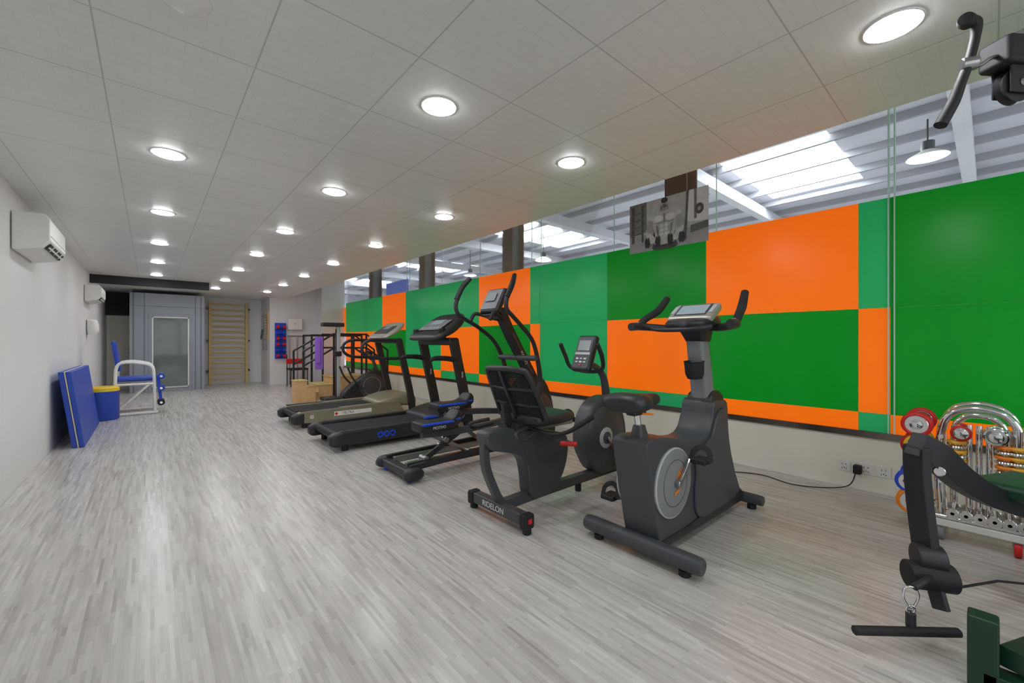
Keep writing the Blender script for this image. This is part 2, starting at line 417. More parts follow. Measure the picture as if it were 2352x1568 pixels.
def chair(X,Y):
    root('stacking_chair',(X,Y,0))
    for dx in(-.2,.2):
        for dy in(-.2,.2): cyl('leg',BLK,(X+dx,Y+dy,0),(X+dx,Y+dy,.44),.014,seg=10)
        cyl('back_post',BLK,(X+dx,Y+.2,.44),(X+dx,Y+.24,.85),.014,seg=10)
    box('seat',BLK2,(X,Y,.46),(.46,.44,.05),.02);box('back',RED,(X,Y+.22,.66),(.44,.04,.14),.015)
chair(3.0,12.3);CUR=None
# ------------------------------------------------------------ air conditioners
def ac(y0,y1,za,zb):
    XX=XL+.004
    root('air_conditioner',(XX+.1,(y0+y1)/2,za))
    d=.21
    prism('casing',WHT,[(XX+.0,zb),(XX+d-.03,zb),(XX+d,zb-.04),(XX+d,za+.1),(XX+d-.05,za+.03),(XX+.02,za),(XX,za)],y0,y1,.012)
    bx('front_panel',LG,(XX+d-.002,y0+.02,za+.13),(XX+d+.003,y1-.02,za+.135),.001)
    box('louver',BLK,(XX+d-.022,(y0+y1)/2,za+.055),(.01,y1-y0-.14,.055),.002,rot=(0,38,0))
    box('flap_1',WHT,(XX+d-.015,(y0+y1)/2,za+.045),(.012,y1-y0-.16,.012),.002,rot=(0,38,0))
    for k in range(3): box('divider_%d'%k,WHT,(XX+d-.017,y0+.2+k*(y1-y0-.4)/2,za+.055),(.014,.01,.05),.001,rot=(0,38,0))
ac(5.05,5.85,1.93,2.24);ac(9.85,10.65,1.87,2.15);CUR=None
root('hand_dryer',(XL,10.2,1.3));loft('case',WHT,[(1.32,XL+.07,10.25,.06,.1),(1.4,XL+.08,10.25,.08,.12),(1.55,XL+.07,10.25,.07,.12),(1.58,XL+.05,10.25,.05,.1)],'Z');CUR=None
# ------------------------------------------------------------ left floor items
def leanmat():
    root('folding_mat',(-.7,7.65,0))
    def slabp(nm,mt,off,th,y0,y1,zt):
        prism(nm,mt,[(-.56-off,.0),(-.56-off-th,.0+.0),(-.73-off-th+.06,zt),(-.73-off+.06,zt)],y0,y1,.01)
    slabp('leaf_front',BLU,0,.045,6.75,8.55,.86)
    slabp('edge_band',CRM,.045,.012,6.748,8.552,.862)
    slabp('leaf_back',BLU,.057,.045,6.75,8.55,.86)
leanmat();CUR=None
root('foam_roll_seat',(-.58,8.95,0))
lathe('body',BLU,(-.57,8.95,0),(0,0,1),[(0,0),(.2,0),(.21,.02),(.21,.44)]);lathe('top_pad',YEL,(-.57,8.95,.44),(0,0,1),[(.212,0),(.21,.05),(.19,.065),(0,.065)]);CUR=None
root('red_cushion',(-.52,9.6,0));bx('pad',RED,(-.77,9.4,0),(-.47,9.8,.45),.03);CUR=None
root('leg_extension_chair',(-.2,9.6,0))
FR=WHT;r=.022
for y in(9.15,9.75):
    tube('side_frame',FR,[(-.42,y,.03),(-.42,y,.55),(-.40,y,.80),(-.3,y,.86),(-.1,y,.84),(0.02,y,.78),(.05,y,.6),(.06,y,.03)],r)
    cyl('floor_rail',FR,(-.45,y,.025),(.1,y,.025),r);cyl('mid_rail',FR,(-.42,y,.5),(.05,y,.5),.018)
cyl('cross_1',FR,(-.42,9.15,.025),(-.42,9.75,.025),r);cyl('cross_2',FR,(.06,9.15,.3),(.06,9.75,.3),r)
for y in (9.15,9.75): cyl('brace',FR,(-.42,y,.06),(.0,y,.5),.015)
box('seat_pad',BLU,(-.2,9.45,.58),(.5,.5,.07),.03);box('back_pad',BLU,(-.42,9.45,.96),(.06,.36,.5),.03,rot=(0,-8,0))
for y in(9.2,9.7):
    beam('leg_arm',BLU2,(.1,y,.6),(.14,y,.18),.04,.03)
for z in(.62,.42,.18): 
    cyl('roller_%d'%int(z*100),BLU if z>.2 else BLK2,(.14,9.12,z),(.14,9.4,z),.05);cyl('hub_%d'%int(z*100),CHR,(.14,9.10,z),(.14,9.42,z),.02)
CUR=None
# ------------------------------------------------------------ upright bike
def feet(pts,r=.03,h=.03,mat=BLK2):
    for i,(x,y) in enumerate(pts): cyl('foot_%d'%i,mat,(x,y,0),(x,y,h),r)
def upright_bike():
    root('upright_exercise_bike',(2.6,1.3,0)); C=1.3
    tube('rear_stabilizer',DG,[(2.07,.95,.075),(2.07,1.0,.075),(2.07,1.6,.075),(2.07,1.65,.075)],[.034,.047,.047,.034],sub=4,n=18)
    tube('front_stabilizer',DG,[(3.27,1.06,.07),(3.27,1.1,.07),(3.27,1.5,.07),(3.27,1.54,.07)],[.028,.038,.038,.028],sub=4,n=18)
    feet([(2.07,1.03),(2.07,1.57),(3.27,1.13),(3.27,1.47)])
    prism('main_shroud',DG,[(2.0,.665),(1.985,.6),(2.02,.44),(2.06,.28),(2.10,.12),(2.16,.05),(2.6,.04),(3.05,.04),(3.2,.06),(3.22,.12),(3.13,.28),(3.06,.45),(3.02,.6),(3.0,.78),(2.9,.805),(2.8,.8),(2.77,.7),(2.70,.61),(2.58,.585),(2.4,.61),(2.2,.66)],C-.11,C+.11,.035,smooth=3,seg=4)
    prism('lower_shell',BLK,[(2.1,.1),(2.15,.06),(3.2,.05),(3.28,.09),(3.1,.2),(2.85,.24),(2.6,.12),(2.3,.1)],C-.125,C+.125,.02,smooth=2)
    prism('neck_shell',BLK,[(2.83,.85),(2.99,.84),(3.03,.62),(3.0,.45),(2.86,.42),(2.8,.55),(2.79,.7)],C-.09,C+.09,.025,smooth=3)
    for s in(-1,1):
        y=C+s*.115
        prism('side_fairing',DG,[(2.5,.5),(2.62,.545),(2.74,.6),(2.82,.72),(2.95,.74),(3.0,.5),(3.1,.28),(3.16,.13),(2.8,.1),(2.55,.12),(2.5,.25),(2.52,.4)],y-.012,y+.012,.01,smooth=3)
        lathe('crank_disc',MG,(2.24,y,.4),(0,s,0),[(.195,-.02),(.198,.0),(.19,.012),(.16,.016),(.05,.02),(0,.02)],48)
        torus('disc_rim',LG,(2.24,y+s*.006,.4),(0,1,0),.192,.006,48,8)
        torus('disc_groove',DG,(2.24,y+s*.016,.4),(0,1,0),.13,.003,48,6)
        cyl('axle',STL,(2.24,y,.4),(2.24,y+s*.05,.4),.022)
    beam('crank_near',STL,(2.24,C-.155,.4),(2.38,C-.155,.52),.028,.016);beam('crank_far',STL,(2.24,C+.155,.4),(2.12,C+.155,.26),.028,.016)
    for x,z,s in((2.38,.52,-1),(2.12,.26,1)):
        y=C+s*.215
        box('pedal',BLK2,(x,y,z),(.11,.09,.028),.008);cyl('pedal_spindle',STL,(x,C+s*.155,z),(x,y,z),.008)
        tube('pedal_strap',BLK2,[(x-.02,y-.05,z),(x,y-.045,z+.05),(x+.01,y,z+.075),(x,y+.045,z+.05),(x-.02,y+.05,z)],1,rect=(.03,.004))
    prism('disc_mark',ORG,[(2.25,.42),(2.27,.47),(2.285,.45),(2.31,.49),(2.295,.43),(2.27,.42)],C-.137,C-.136,0)
    prism('disc_mark_b',ORG,[(2.22,.33),(2.225,.35),(2.28,.365),(2.275,.345)],C-.137,C-.136,0)
    loft('seat_post_shell',DG,[(.64,2.09,C,.055,.045),(.7,2.08,C,.04,.035),(.73,2.08,C,.03,.028)],'Z')
    cyl('seat_post',CHR,(2.08,C,.70),(2.05,C,.83),.018);box('seat_clamp',BLK,(2.05,C,.81),(.12,.06,.04),.01)
    loft('saddle',BLK,[(1.875,C,.865,.03,.02),(1.885,C,.865,.10,.04),(1.93,C,.868,.135,.052),(2.0,C,.868,.13,.05),(2.07,C,.865,.09,.045),(2.15,C,.863,.05,.04),(2.24,C,.862,.035,.033),(2.265,C,.86,.02,.018)],'X',e=2.4)
    tube('seat_lever',ORG,[(2.06,C-.03,.80),(2.14,C-.05,.79)],.006)
    loft('column',MG,[(.72,2.895,C,.065,.062),(.95,2.845,C,.064,.06),(1.15,2.80,C,.062,.058),(1.25,2.78,C,.058,.055)],'Z',e=5)
    loft('column_trim',DG,[(.72,2.955,C,.012,.05),(1.24,2.84,C,.012,.05)],'Z',e=5,sub=1)
    lathe('bottle_holder',BLK2,(2.73,C-.01,.955),(-.1,0,1),[(0,0),(.045,0),(.058,.03),(.062,.11),(.066,.115),(.058,.115),(.054,.03),(0,.02)])
    box('holder_mount',BLK2,(2.79,C,1.0),(.08,.05,.06),.01)
    loft('head_shell',BLK,[(2.55,C,1.31,.05,.02),(2.60,C,1.31,.13,.03),(2.70,C,1.32,.15,.045),(2.82,C,1.33,.14,.05),(2.9,C,1.34,.1,.04)],'X',e=3)
    loft('head_neck',BLK,[(1.2,2.80,C,.07,.065),(1.27,2.77,C,.09,.09),(1.32,2.75,C,.11,.12)],'Z',e=4)
    box('console',SIL,(2.74,C,1.385),(.20,.30,.055),.02,rot=(0,-32,0))
    box('console_screen',SCRB,(2.728,C,1.412),(.12,.19,.006),.003,rot=(0,-32,0))
    box('console_bezel',DG,(2.73,C,1.409),(.15,.22,.005),.003,rot=(0,-32,0))
    for s in(-1,1): box('console_keys',LG,(2.73,C+s*.128,1.413),(.1,.025,.006),.003,rot=(0,-32,0))
    for s in(-1,1):
        tube('handlebar',BLK,[(2.78,C+s*.05,1.30),(2.74,C+s*.16,1.29),(2.66,C+s*.28,1.30),(2.58,C+s*.32,1.305),(2.50,C+s*.325,1.30)],[.022,.025,.026,.028,.028],n=14)
        tube('grip_horn',BLK2,[(2.58,C+s*.32,1.305),(2.66,C+s*.31,1.36),(2.78,C+s*.285,1.42),(2.88,C+s*.265,1.515)],[.024,.024,.027,.023],n=14)
        box('pulse_sensor',STL,(2.60,C+s*.318,1.332),(.07,.02,.01),.003)
    tube('bumper_bar',BLK,[(2.55,C-.2,1.29),(2.5,C-.1,1.275),(2.5,C+.1,1.275),(2.55,C+.2,1.29)],.014)
upright_bike()
# ------------------------------------------------------------ recumbent bike
def recumbent():
    root('recumbent_exercise_bike',(2.5,2.18,0));C=2.18
    box('rear_stabilizer',DG,(1.775,C,.085),(.07,.50,.075),.012)
    for y in(1.90,2.46): box('rear_cap',BLK2,(1.775,y,.08),(.085,.06,.095),.015)
    feet([(1.775,1.9),(1.775,2.46),(3.25,1.97),(3.25,2.39)],.028,.04)
    bx('red_mark',RED,(1.76,1.8695,.07),(1.79,1.8705,.10),0)
    text('label',WHT,'RIDELON',(1.739,2.2,.085),.055)
    box('front_stabilizer',DG,(3.25,C,.08),(.07,.5,.07),.012)
    tube('floor_beam',DG,[(1.8,C,.09),(2.3,C,.10),(3.2,C,.10)],1,rect=(.06,.07),up=(0,0,1))
    feet([(2.6,C)],.025,.075)
    tube('rear_leg',DG,[(1.80,C,.10),(1.74,C,.2),(1.67,C,.36),(1.655,C,.48),(1.66,C,.56)],1,rect=(.05,.05),up=(0,1,0))
    prism('seat_fairing',DG,[(1.64,.615),(1.66,.50),(1.85,.44),(1.96,.38),(2.0,.25),(2.03,.1),(2.2,.08),(2.33,.16),(2.40,.28),(2.42,.42),(2.38,.50),(2.2,.545),(1.9,.60)],C-.06,C+.06,.02,smooth=3)
    bx('slide_rail',STL,(1.7,C-.03,.56),(2.5,C+.03,.60))
    box('carriage',BLK,(2.02,C,.615),(.3,.16,.05),.01)
    loft('seat_cushion',BLK,[(1.93,C,.665,.16,.03),(1.97,C,.665,.21,.04),(2.1,C,.655,.225,.04),(2.25,C,.655,.20,.04),(2.36,C,.65,.16,.035),(2.39,C,.645,.1,.02)],'X',e=4)
    def bp(u,v):
        return (1.955-.16*v+.05*(u*u)*1.0*.9, C+u*.235*(1-.10*v*v), .66+.35*v)
    ring=[bp(-.95,0),bp(-1,.2),bp(-1,.6),bp(-.97,.92),bp(-.8,1.0),bp(0,1.02),bp(.8,1.0),bp(.97,.92),bp(1,.6),bp(1,.2),bp(.95,0),bp(0,-.02)]
    tube('backrest_frame',BLK,ring,.02,closed=True,sub=5)
    bm=bmesh.new();NU,NV=26,28;g=[[bm.verts.new(bp(-.95+1.9*i/NU,.99*j/NV)) for i in range(NU+1)] for j in range(NV+1)]
    for j in range(NV):
        for i in range(NU): bm.faces.new((g[j][i],g[j][i+1],g[j+1][i+1],g[j+1][i]))
    o=mk('backrest_mesh',bm,TBLK);md=o.modifiers.new('w','WIREFRAME');md.thickness=.011;md.use_replace=True
    for v in(.3,.62): tube('back_rib',BLK,[bp(-.98,v),bp(0,v),bp(.98,v)],.014)
    tube('back_spine',BLK,[bp(0,0),bp(0,.5),bp(0,1)],1,rect=(.05,.02),up=(0,1,0))
    tube('back_support',BLK,[(1.95,C,.60),(1.86,C,.66),(1.83,C,.78)],1,rect=(.06,.03),up=(0,1,0))
    for s in(-1,1):
        tube('seat_handle',BLK2,[(1.98,C+s*.12,.60),(2.02,C+s*.26,.58),(2.12,C+s*.31,.59),(2.25,C+s*.31,.62),(2.40,C+s*.30,.655)],[.013,.013,.014,.018,.018])
        tube('side_hoop',BLK,[(1.9,C+s*.22,.60),(1.75,C+s*.26,.58),(1.72,C+s*.24,.62),(1.85,C+s*.2,.64)],.013)
    tube('adjust_lever',BLK,[(2.05,C-.1,.57),(2.12,C-.22,.52),(2.18,C-.27,.51)],.009);cyl('lever_tip',RED,(2.10,C-.26,.51),(2.18,C-.34,.505),.016)
    lathe('drive_shroud_near',DG,(2.87,C,.42),(0,-1,0),[(.27,0),(.265,.06),(.23,.09),(.1,.105),(0,.105)],48)
    lathe('drive_shroud_far',DG,(2.87,C,.42),(0,1,0),[(.27,0),(.265,.06),(.23,.09),(.1,.105),(0,.105)],48)
    prism('shroud_body',DG,[(2.61,.45),(2.66,.62),(2.78,.72),(2.95,.74),(3.08,.66),(3.16,.5),(3.18,.3),(3.2,.12),(3.0,.1),(2.78,.12),(2.66,.25)],C-.075,C+.075,.03,smooth=3)
    lathe('crank_cap',LG,(2.83,C-.105,.41),(0,-1,0),[(.085,-.01),(.085,.004),(.075,.008),(0,.008)]);lathe('crank_cap_in',DG,(2.83,C-.112,.41),(0,-1,0),[(.05,0),(.05,.006),(0,.006)])
    beam('crank_near',STL,(2.83,C-.13,.41),(2.93,C-.13,.28),.026,.015);beam('crank_far',STL,(2.83,C+.13,.41),(2.73,C+.13,.54),.026,.015)
    cyl('axle',STL,(2.83,C-.14,.41),(2.83,C+.14,.41),.015)
    for x,z,s in((2.93,.28,-1),(2.73,.54,1)):
        y=C+s*.19;box('pedal',BLK2,(x,y,z),(.11,.09,.03),.008,rot=(0,30,0));cyl('spindle',STL,(x,C+s*.13,z),(x,y,z),.008)
        tube('pedal_strap',BLK2,[(x-.03,y-.05,z),(x-.03,y-.045,z+.05),(x-.03,y,z+.07),(x-.03,y+.045,z+.05),(x-.03,y+.05,z)],1,rect=(.03,.004))
    tube('mast',DG,[(2.98,C,.68),(2.965,C,.78),(2.93,C,.9),(2.84,C,.98),(2.74,C,1.01)],[.04,.035,.03,.028,.026],n=14);cyl('mast_collar',RED,(2.975,C,.735),(2.972,C,.75),.04)
    tube('handlebar',BLK,[(2.60,C-.19,1.18),(2.66,C-.19,1.08),(2.70,C-.16,.98),(2.74,C,.95),(2.70,C+.16,.98),(2.66,C+.19,1.08),(2.60,C+.19,1.18)],[.018,.018,.015,.015,.015,.018,.018])
    def cb(nm,mt,u,v,w,h,d,dd=0,bev=.01):
        nx=V((-math.cos(math.radians(22)),0,math.sin(math.radians(22))));ux=V((math.sin(math.radians(22)),0,math.cos(math.radians(22))))
        c=V((2.69,C,1.10))+ux*v+V((0,-u,0))+nx*d
        box(nm,mt,c,(dd or .01,w,h),bev,rot=(0,22,0))
    cb('console_body',BLK,0,0,.185,.31,0,.06,.02);cb('console_face',DG,0,0,.16,.27,.028,.01,.004);cb('console_lcd',SCR,0,.06,.12,.09,.033,.006,.002)
    cb('console_band',LG,0,-.01,.15,.02,.034,.004,.001)
    for i in range(3):
        for j in range(2): cb('console_button',LG if (i+j)%2 else WHT,-.04+i*.04,-.055-j*.028,.024,.013,.035,.005,.001)
    cb('console_button_red',RED,.0,-.111,.024,.013,.0365,.005,.001)
recumbent()
# ------------------------------------------------------------ elliptical
def elliptical():
    root('elliptical_trainer',(2.6,3.5,0));C=3.5
    box('rear_bar',BLK,(1.68,C,.07),(.10,.56,.07),.02)
    for y in(C-.27,C+.27): loft('rear_cap',BLK,[(1.60,y,.06,.03,.02),(1.64,y,.07,.05,.05),(1.74,y,.07,.05,.05),(1.78,y,.06,.03,.03)],'X')
    feet([(1.68,C-.22),(1.68,C+.22)],.03,.04,BLU2)
    feet([(3.45,C-.22),(3.45,C+.22)],.03,.04)
    for s in(-1,1):
        beam('floor_rail',STL,(1.7,C+s*.12,.11),(3.2,C+s*.12,.11),.05,.04,up=(0,1,0));beam('rail_side',BLK,(1.7,C+s*.15,.10),(3.2,C+s*.15,.10),.06,.02)
        beam('rail_outer',BLK,(1.68,C+s*.23,.11),(3.2,C+s*.17,.16),.05,.04,up=(0,1,0))
    box('front_bar',BLK,(3.45,C,.075),(.09,.56,.07),.02)
    prism('front_housing',BLK,[(2.95,.08),(3.55,.08),(3.6,.3),(3.52,.62),(3.38,.8),(3.22,.78),(3.1,.6),(2.98,.35)],C-.14,C+.14,.03,smooth=3)
    for s in(-1,1):
        lathe('flywheel_cover',DG,(3.28,C+s*.14,.38),(0,s,0),[(.26,-.02),(.26,.01),(.23,.03),(.08,.04),(0,.04)],40)
        torus('cover_ring',STL,(3.28,C+s*.165,.38),(0,1,0),.2,.006,40,6)
    tube('mast',BLK,[(3.40,C,.7),(3.2,C,1.0),(3.0,C,1.3),(2.86,C,1.55)],1,rect=(.09,.11),up=(0,1,0))
    tube('mast_stripe',DG,[(3.35,C-.058,.75),(3.0,C-.058,1.3)],1,rect=(.03,.01),up=(0,1,0),sub=1)
    box('mast_badge',RED,(3.03,C-.0,1.30),(.09,.02,.05),.005,rot=(0,-30,0))
    text('mast_label',WHT,'ORBIVA',(3.17,C-.065,1.02),.05,rot=(90,-118,0))
    box('console',BLK,(2.79,C,1.63),(.07,.30,.30),.03,rot=(0,28,0));box('console_face',MG,(2.757,C,1.65),(.01,.26,.24),.004,rot=(0,28,0));box('console_lcd',SCR,(2.748,C,1.675),(.006,.16,.10),.002,rot=(0,28,0))
    for i in range(4): box('console_key',RED if i==0 else WHT,(2.775,C-.09+i*.06,1.595),(.02,.03,.02),.003,rot=(0,28,0))
    box('console_tray',BLK,(2.76,C,1.47),(.14,.24,.03),.015,rot=(0,10,0))
    tube('fixed_handle',BLK2,[(2.60,C-.17,1.42),(2.66,C-.16,1.5),(2.8,C-.08,1.46),(2.86,C,1.44),(2.8,C+.08,1.46),(2.66,C+.16,1.5),(2.60,C+.17,1.42)],.02)
    for s,ph in((-1,.12),(1,-.10)):
        y=C+s*.29
        tube('swing_arm',BLK,[(2.74+ph,y-s*.05,1.89),(2.67+ph,y,1.78),(2.60+ph,y,1.64),(2.60+ph,y,1.53),(2.68+ph,y,1.46),(2.85+ph*.6,y,1.36),(3.05+ph*.3,y,1.2),(3.17,y,.95),(3.2,y,.72)],[.02,.024,.024,.022,.022,.022,.022,.026,.03],n=14)
        tube('arm_grip',BLK2,[(2.75+ph,y-s*.05,1.895),(2.675+ph,y,1.79),(2.60+ph,y,1.65)],[.024,.029,.029],n=14)
        cyl('arm_pivot',DG,(3.12,C,1.02),(3.12,y+s*.02,1.02),.03)
        tube('arm_lower',BLK,[(3.2,y,.75),(3.12,y,.5),(2.98-ph,y-s*.05,.36)],[.035,.033,.028])
        px=2.34 if s>0 else 1.98;pz=.54 if s>0 else .44
        tube('pedal_beam',DG,[(px-.15,C+s*.16,pz-.07),(px+.3,C+s*.16,pz-.09),(3.1,C+s*.18,.40)],1,rect=(.06,.05),up=(0,1,0))
        loft('foot_pad',BLK,[(px-.21,C+s*.16,pz,.08,.03),(px-.17,C+s*.16,pz,.095,.045),(px+.1,C+s*.16,pz,.095,.045),(px+.2,C+s*.16,pz+.05,.08,.07),(px+.25,C+s*.16,pz+.05,.06,.04)],'X',e=5)
        bx('pad_trim_'+('l' if s>0 else 'r'),BLU2,(px-.19,C+s*.16-.10,pz+.012),(px+.14,C+s*.16+.10,pz+.035),.01)
        bx('pad_trim_nose',BLU2,(px+.14,C+s*.16-.09,pz+.03),(px+.22,C+s*.16+.09,pz+.05),.01)
        text('pad_label',WHT,'MOTIVO',(px-.02,C+s*.16-.097,pz-.012),.035,rot=(90,0,0))
        beam('link_a',STL,(px-.1,C+s*.13,pz-.06),(px+.35,C+s*.13,.14),.04,.025);beam('link_b',BLK,(px+.28,C+s*.17,pz-.08),(px-.12,C+s*.17,.15),.05,.025)
        for q in((px+.35,.14),(px-.12,.15),(px+.09,pz*.5+.07)): cyl('link_pin',STL,(q[0],C+s*.10,q[1]),(q[0],C+s*.20,q[1]),.028)
elliptical()
# ------------------------------------------------------------ treadmills
def treadmill(C,kind):
    root('treadmill',(2.4,C,0));h=.42
    x0,x1=1.5,3.3
    side=OLV if kind==1 else BLK
    top=.235 if kind==1 else .21
    for s in(-1,1):
        y=C+s*(h-.045)
        prism('side_rail',side,[(x0+.03,.075),(x0,.13),(x0+.02,top-.015),(x0+.1,top),(x1-.5,top+.02),(x1-.3,top+.03),(x1-.2,.06),(x0+.3,.055)],y-.045,y+.045,.012,smooth=0)
        bx('foot_rail_top',BLK2,(x0+.06,y-.04,top-.004),(x1-.55,y+.04,top+.008),.004)
        loft('rear_cap',BLK,[(x0-.06,y,.13,.04,.04),(x0-.02,y,.13,.055,.07),(x0+.08,y,.14,.055,.08),(x0+.1,y,.14,.05,.075)],'X',e=4)
    bx('deck',BLK,(x0+.02,C-h+.08,.12),(x1-.4,C+h-.08,top-.03),.005)
    bx('belt',TBLK,(x0+.03,C-.26,top-.028),(x1-.5,C+.26,top-.012),.004)
    cyl('rear_roller',BLK2,(x0+.03,C-h+.08,.17),(x0+.03,C+h-.08,.17),.04)
    feet([(x0+.12,C-h+.06),(x0+.12,C+h-.06),(x1-.2,C-h+.06),(x1-.2,C+h-.06)],.035,.08)
    hm=OLV if kind==1 else BLK
    loft('motor_hood',hm,[(x1-.62,C,top-.03,.33,.01),(x1-.58,C,top,.34,.04),(x1-.4,C,top+.02,.37,.08),(x1-.15,C,top+.02,.39,.11),(x1+.0,C,top+.0,.37,.10),(x1+.06,C,top-.02,.3,.07)],'X',e=4)
    if kind==1:
        bx('side_label',WHT,(2.0,C-h-.0015,.13),(2.55,C-h+.0,.19),0);text('side_text',DG,'VELTRA',(2.2,C-h-.002,.16),.05,rot=(90,0,0));lathe('side_mark',RED,(2.03,C-h-.001,.16),(0,-1,0),[(.02,0),(.02,.001),(0,.001)])
        lathe('rail_emblem',LG,(1.7,C-h-.0,.15),(0,-1,0),[(.028,0),(.028,.002),(0,.002)])
    else:
        for k in range(3): torus('rail_emblem_%d'%k,BLU2,(2.0+k*.075,C-h-.001,.13),(0,1,0),.028,.009,24,6)
        bx('hood_trim_blue',BLU2,(x1-.72,C-h-.004,.235),(x1-.45,C-h+.05,.26),.006)
    uw=.10 if kind==1 else .125
    for s in(-1,1):
        y=C+s*(h-.01)
        tube('upright',BLK,[(3.24,y,.06),(3.2,y,.35),(3.06,y,.95),(3.0,y,1.22)],1,rect=(uw,.06),up=(0,1,0))
        if kind==1:
            tube('handrail',BLK,[(3.02,y,1.20),(2.85,y,1.22),(2.55,y,1.22),(2.42,y,1.15),(2.42,y,1.03),(2.55,y,.95),(2.85,y,.93),(3.05,y,.93)],.024)
        else:
            tube('handrail',BLK2,[(3.05,y,.95),(2.9,y,.98),(2.72,y,.985),(2.66,y,.96)],[.034,.034,.03,.022])
            bx('upright_label',LG,(3.11,y-.0315,.72),(3.13,y+.0315,.80),.001)
    if kind==1:
        bx('crossbar',BLK,(2.96,C-h,1.17),(3.06,C+h,1.25),.02)
        loft('console',SIL,[(2.80,C,1.27,.30,.015),(2.84,C,1.28,.36,.03),(3.0,C,1.37,.37,.05),(3.12,C,1.46,.34,.05),(3.16,C,1.49,.26,.025)],'X',e=4)
        box('console_panel',DG,(2.955,C,1.395),(.22,.5,.01),.004,rot=(0,-33,0));box('console_lcd',SCR,(3.0,C,1.43),(.09,.22,.01),.003,rot=(0,-33,0))
        box('stop_key',RED,(2.88,C,1.352),(.03,.05,.015),.004,rot=(0,-33,0))
    else:
        bx('crossbar',BLK,(2.93,C-h,1.15),(3.08,C+h,1.25),.02)
        loft('console',BLK,[(2.76,C,1.24,.32,.02),(2.80,C,1.26,.41,.045),(3.0,C,1.36,.43,.075),(3.18,C,1.49,.39,.075),(3.25,C,1.55,.28,.04)],'X',e=4)
        box('console_panel',MG,(2.965,C,1.425),(.25,.56,.01),.004,rot=(0,-33,0));box('console_lcd',SCRB,(3.02,C,1.468),(.11,.28,.01),.003,rot=(0,-33,0))
        for k in range(6): box('console_key_%d'%k,LG,(2.89,C-.2+k*.08,1.384),(.03,.04,.01),.003,rot=(0,-33,0))
        for s in(-1,1): cyl('cup_holder',BLK2,(2.88,C+s*.34,1.24),(2.86,C+s*.34,1.37),.045)
treadmill(6.62,1);treadmill(5.03,2)
# ------------------------------------------------------------ further machines
def spin():
    X,Y=3.15,8.0;root('mini_stepper_bike',(X,Y,0))
    bx('base_rear',BLK,(X-.5,Y-.25,.02),(X-.42,Y+.25,.09),.02);bx('base_front',BLK,(X+.42,Y-.25,.02),(X+.5,Y+.25,.09),.02);feet([(X-.46,Y-.2),(X-.46,Y+.2),(X+.46,Y-.2),(X+.46,Y+.2)])
    bx('beam',DG,(X-.46,Y-.03,.05),(X+.46,Y+.03,.12))
    prism('shroud',BLK,[(X-.4,.12),(X-.38,.3),(X-.1,.5),(X+.12,.62),(X+.35,.6),(X+.42,.4),(X+.4,.12)],Y-.1,Y+.1,.04,smooth=3)
    for s in(-1,1):
        lathe('flywheel',DG,(X+.1,Y+s*.1,.34),(0,s,0),[(.24,-.02),(.24,.01),(.2,.02),(0,.03)],36);torus('ring',STL,(X+.1,Y+s*.12,.34),(0,1,0),.17,.008,30,6)
        tube('lever',BLK,[(X-.1,Y+s*.2,.3),(X-.3,Y+s*.22,.5),(X-.4,Y+s*.22,.72)],.018)
    beam('mast',DG,(X+.28,Y,.55),(X+.12,Y,.95),.05,.05);tube('bar',BLK2,[(X-.05,Y-.22,1.02),(X+.08,Y-.15,.97),(X+.12,Y,.95),(X+.08,Y+.15,.97),(X-.05,Y+.22,1.02)],.018)
spin()
root('physician_scale',(2.76,8.75,0))
bx('platform',DG,(2.6,8.55,.01),(2.98,8.95,.08),.015);feet([(2.65,8.6),(2.93,8.6),(2.65,8.9),(2.93,8.9)],.02,.03)
bx('post',LG,(2.86,8.70,.08),(2.93,8.80,1.5),.008);bx('post_face',BLK,(2.85,8.72,.08),(2.86,8.78,1.45),.002);bx('head_beam',BLK,(2.58,8.66,1.50),(3.0,8.84,1.58),.015);bx('slide',BLK,(2.82,8.68,.9),(2.95,8.82,1.0),.01)
def stairs():
    root('training_stairs',(3.2,9.6,0));y0,y1=9.2,9.9
    xs=[2.35,2.65,2.95,3.65,3.9,4.15];zs=[.15,.30,.45,.30,.15]
    for i in range(5):
        a,b=xs[i],xs[i+1];z=zs[i]
        bx('riser_box_%d'%i,WOOD,(a,y0,0),(b,y1,z-.02),.004);bx('tread_%d'%i,WOODB,(a-.015,y0-.01,z-.02),(b+.005,y1+.01,z),.004)
    for y in(y0-.03,y1+.03):
        for x,zt in((2.35,1.0),(2.95,1.38),(3.65,1.38),(4.15,1.0)): bx('rail_post',BLK,(x-.018,y-.018,0),(x+.018,y+.018,zt),.003)
        for dz in(0,.3):
            tube('handrail',BLK,[(2.35,y,1.0-dz),(2.95,y,1.36-dz),(3.65,y,1.36-dz),(4.15,y,1.0-dz)],.02,sub=1)
    bx('band_strap',PUR,(2.56,y0-.08,.62),(2.72,y0-.055,1.30),.01);bx('band_fold',PUR,(2.58,y0-.11,.75),(2.66,y0-.08,1.27),.01)
stairs()
def smallstairs():
    root('wooden_step_box',(2.45,9.0,0))
    for k,(a,b,z) in enumerate(((2.12,2.34,.42),(2.34,2.5,.3))):
        bx('box_%d'%k,WOOD,(a,8.85,0),(b,9.12,z),.006);bx('box_lid_%d'%k,WOODB,(a-.01,8.84,z),(b+.005,9.13,z+.02),.004)
smallstairs()
root('walking_rail_frame',(3.6,10.9,0))
for y in(10.6,11.3):
    for x in(2.9,4.1): bx('post',BLK,(x-.02,y-.02,0),(x+.02,y+.02,1.35),.003)
    cyl('rail',BLK,(2.88,y,1.35),(4.12,y,1.35),.022)
for x in(2.9,4.1): bx('foot_bar',BLK,(x-.02,10.6,0),(x+.02,11.3,.04),.003)
CUR=None
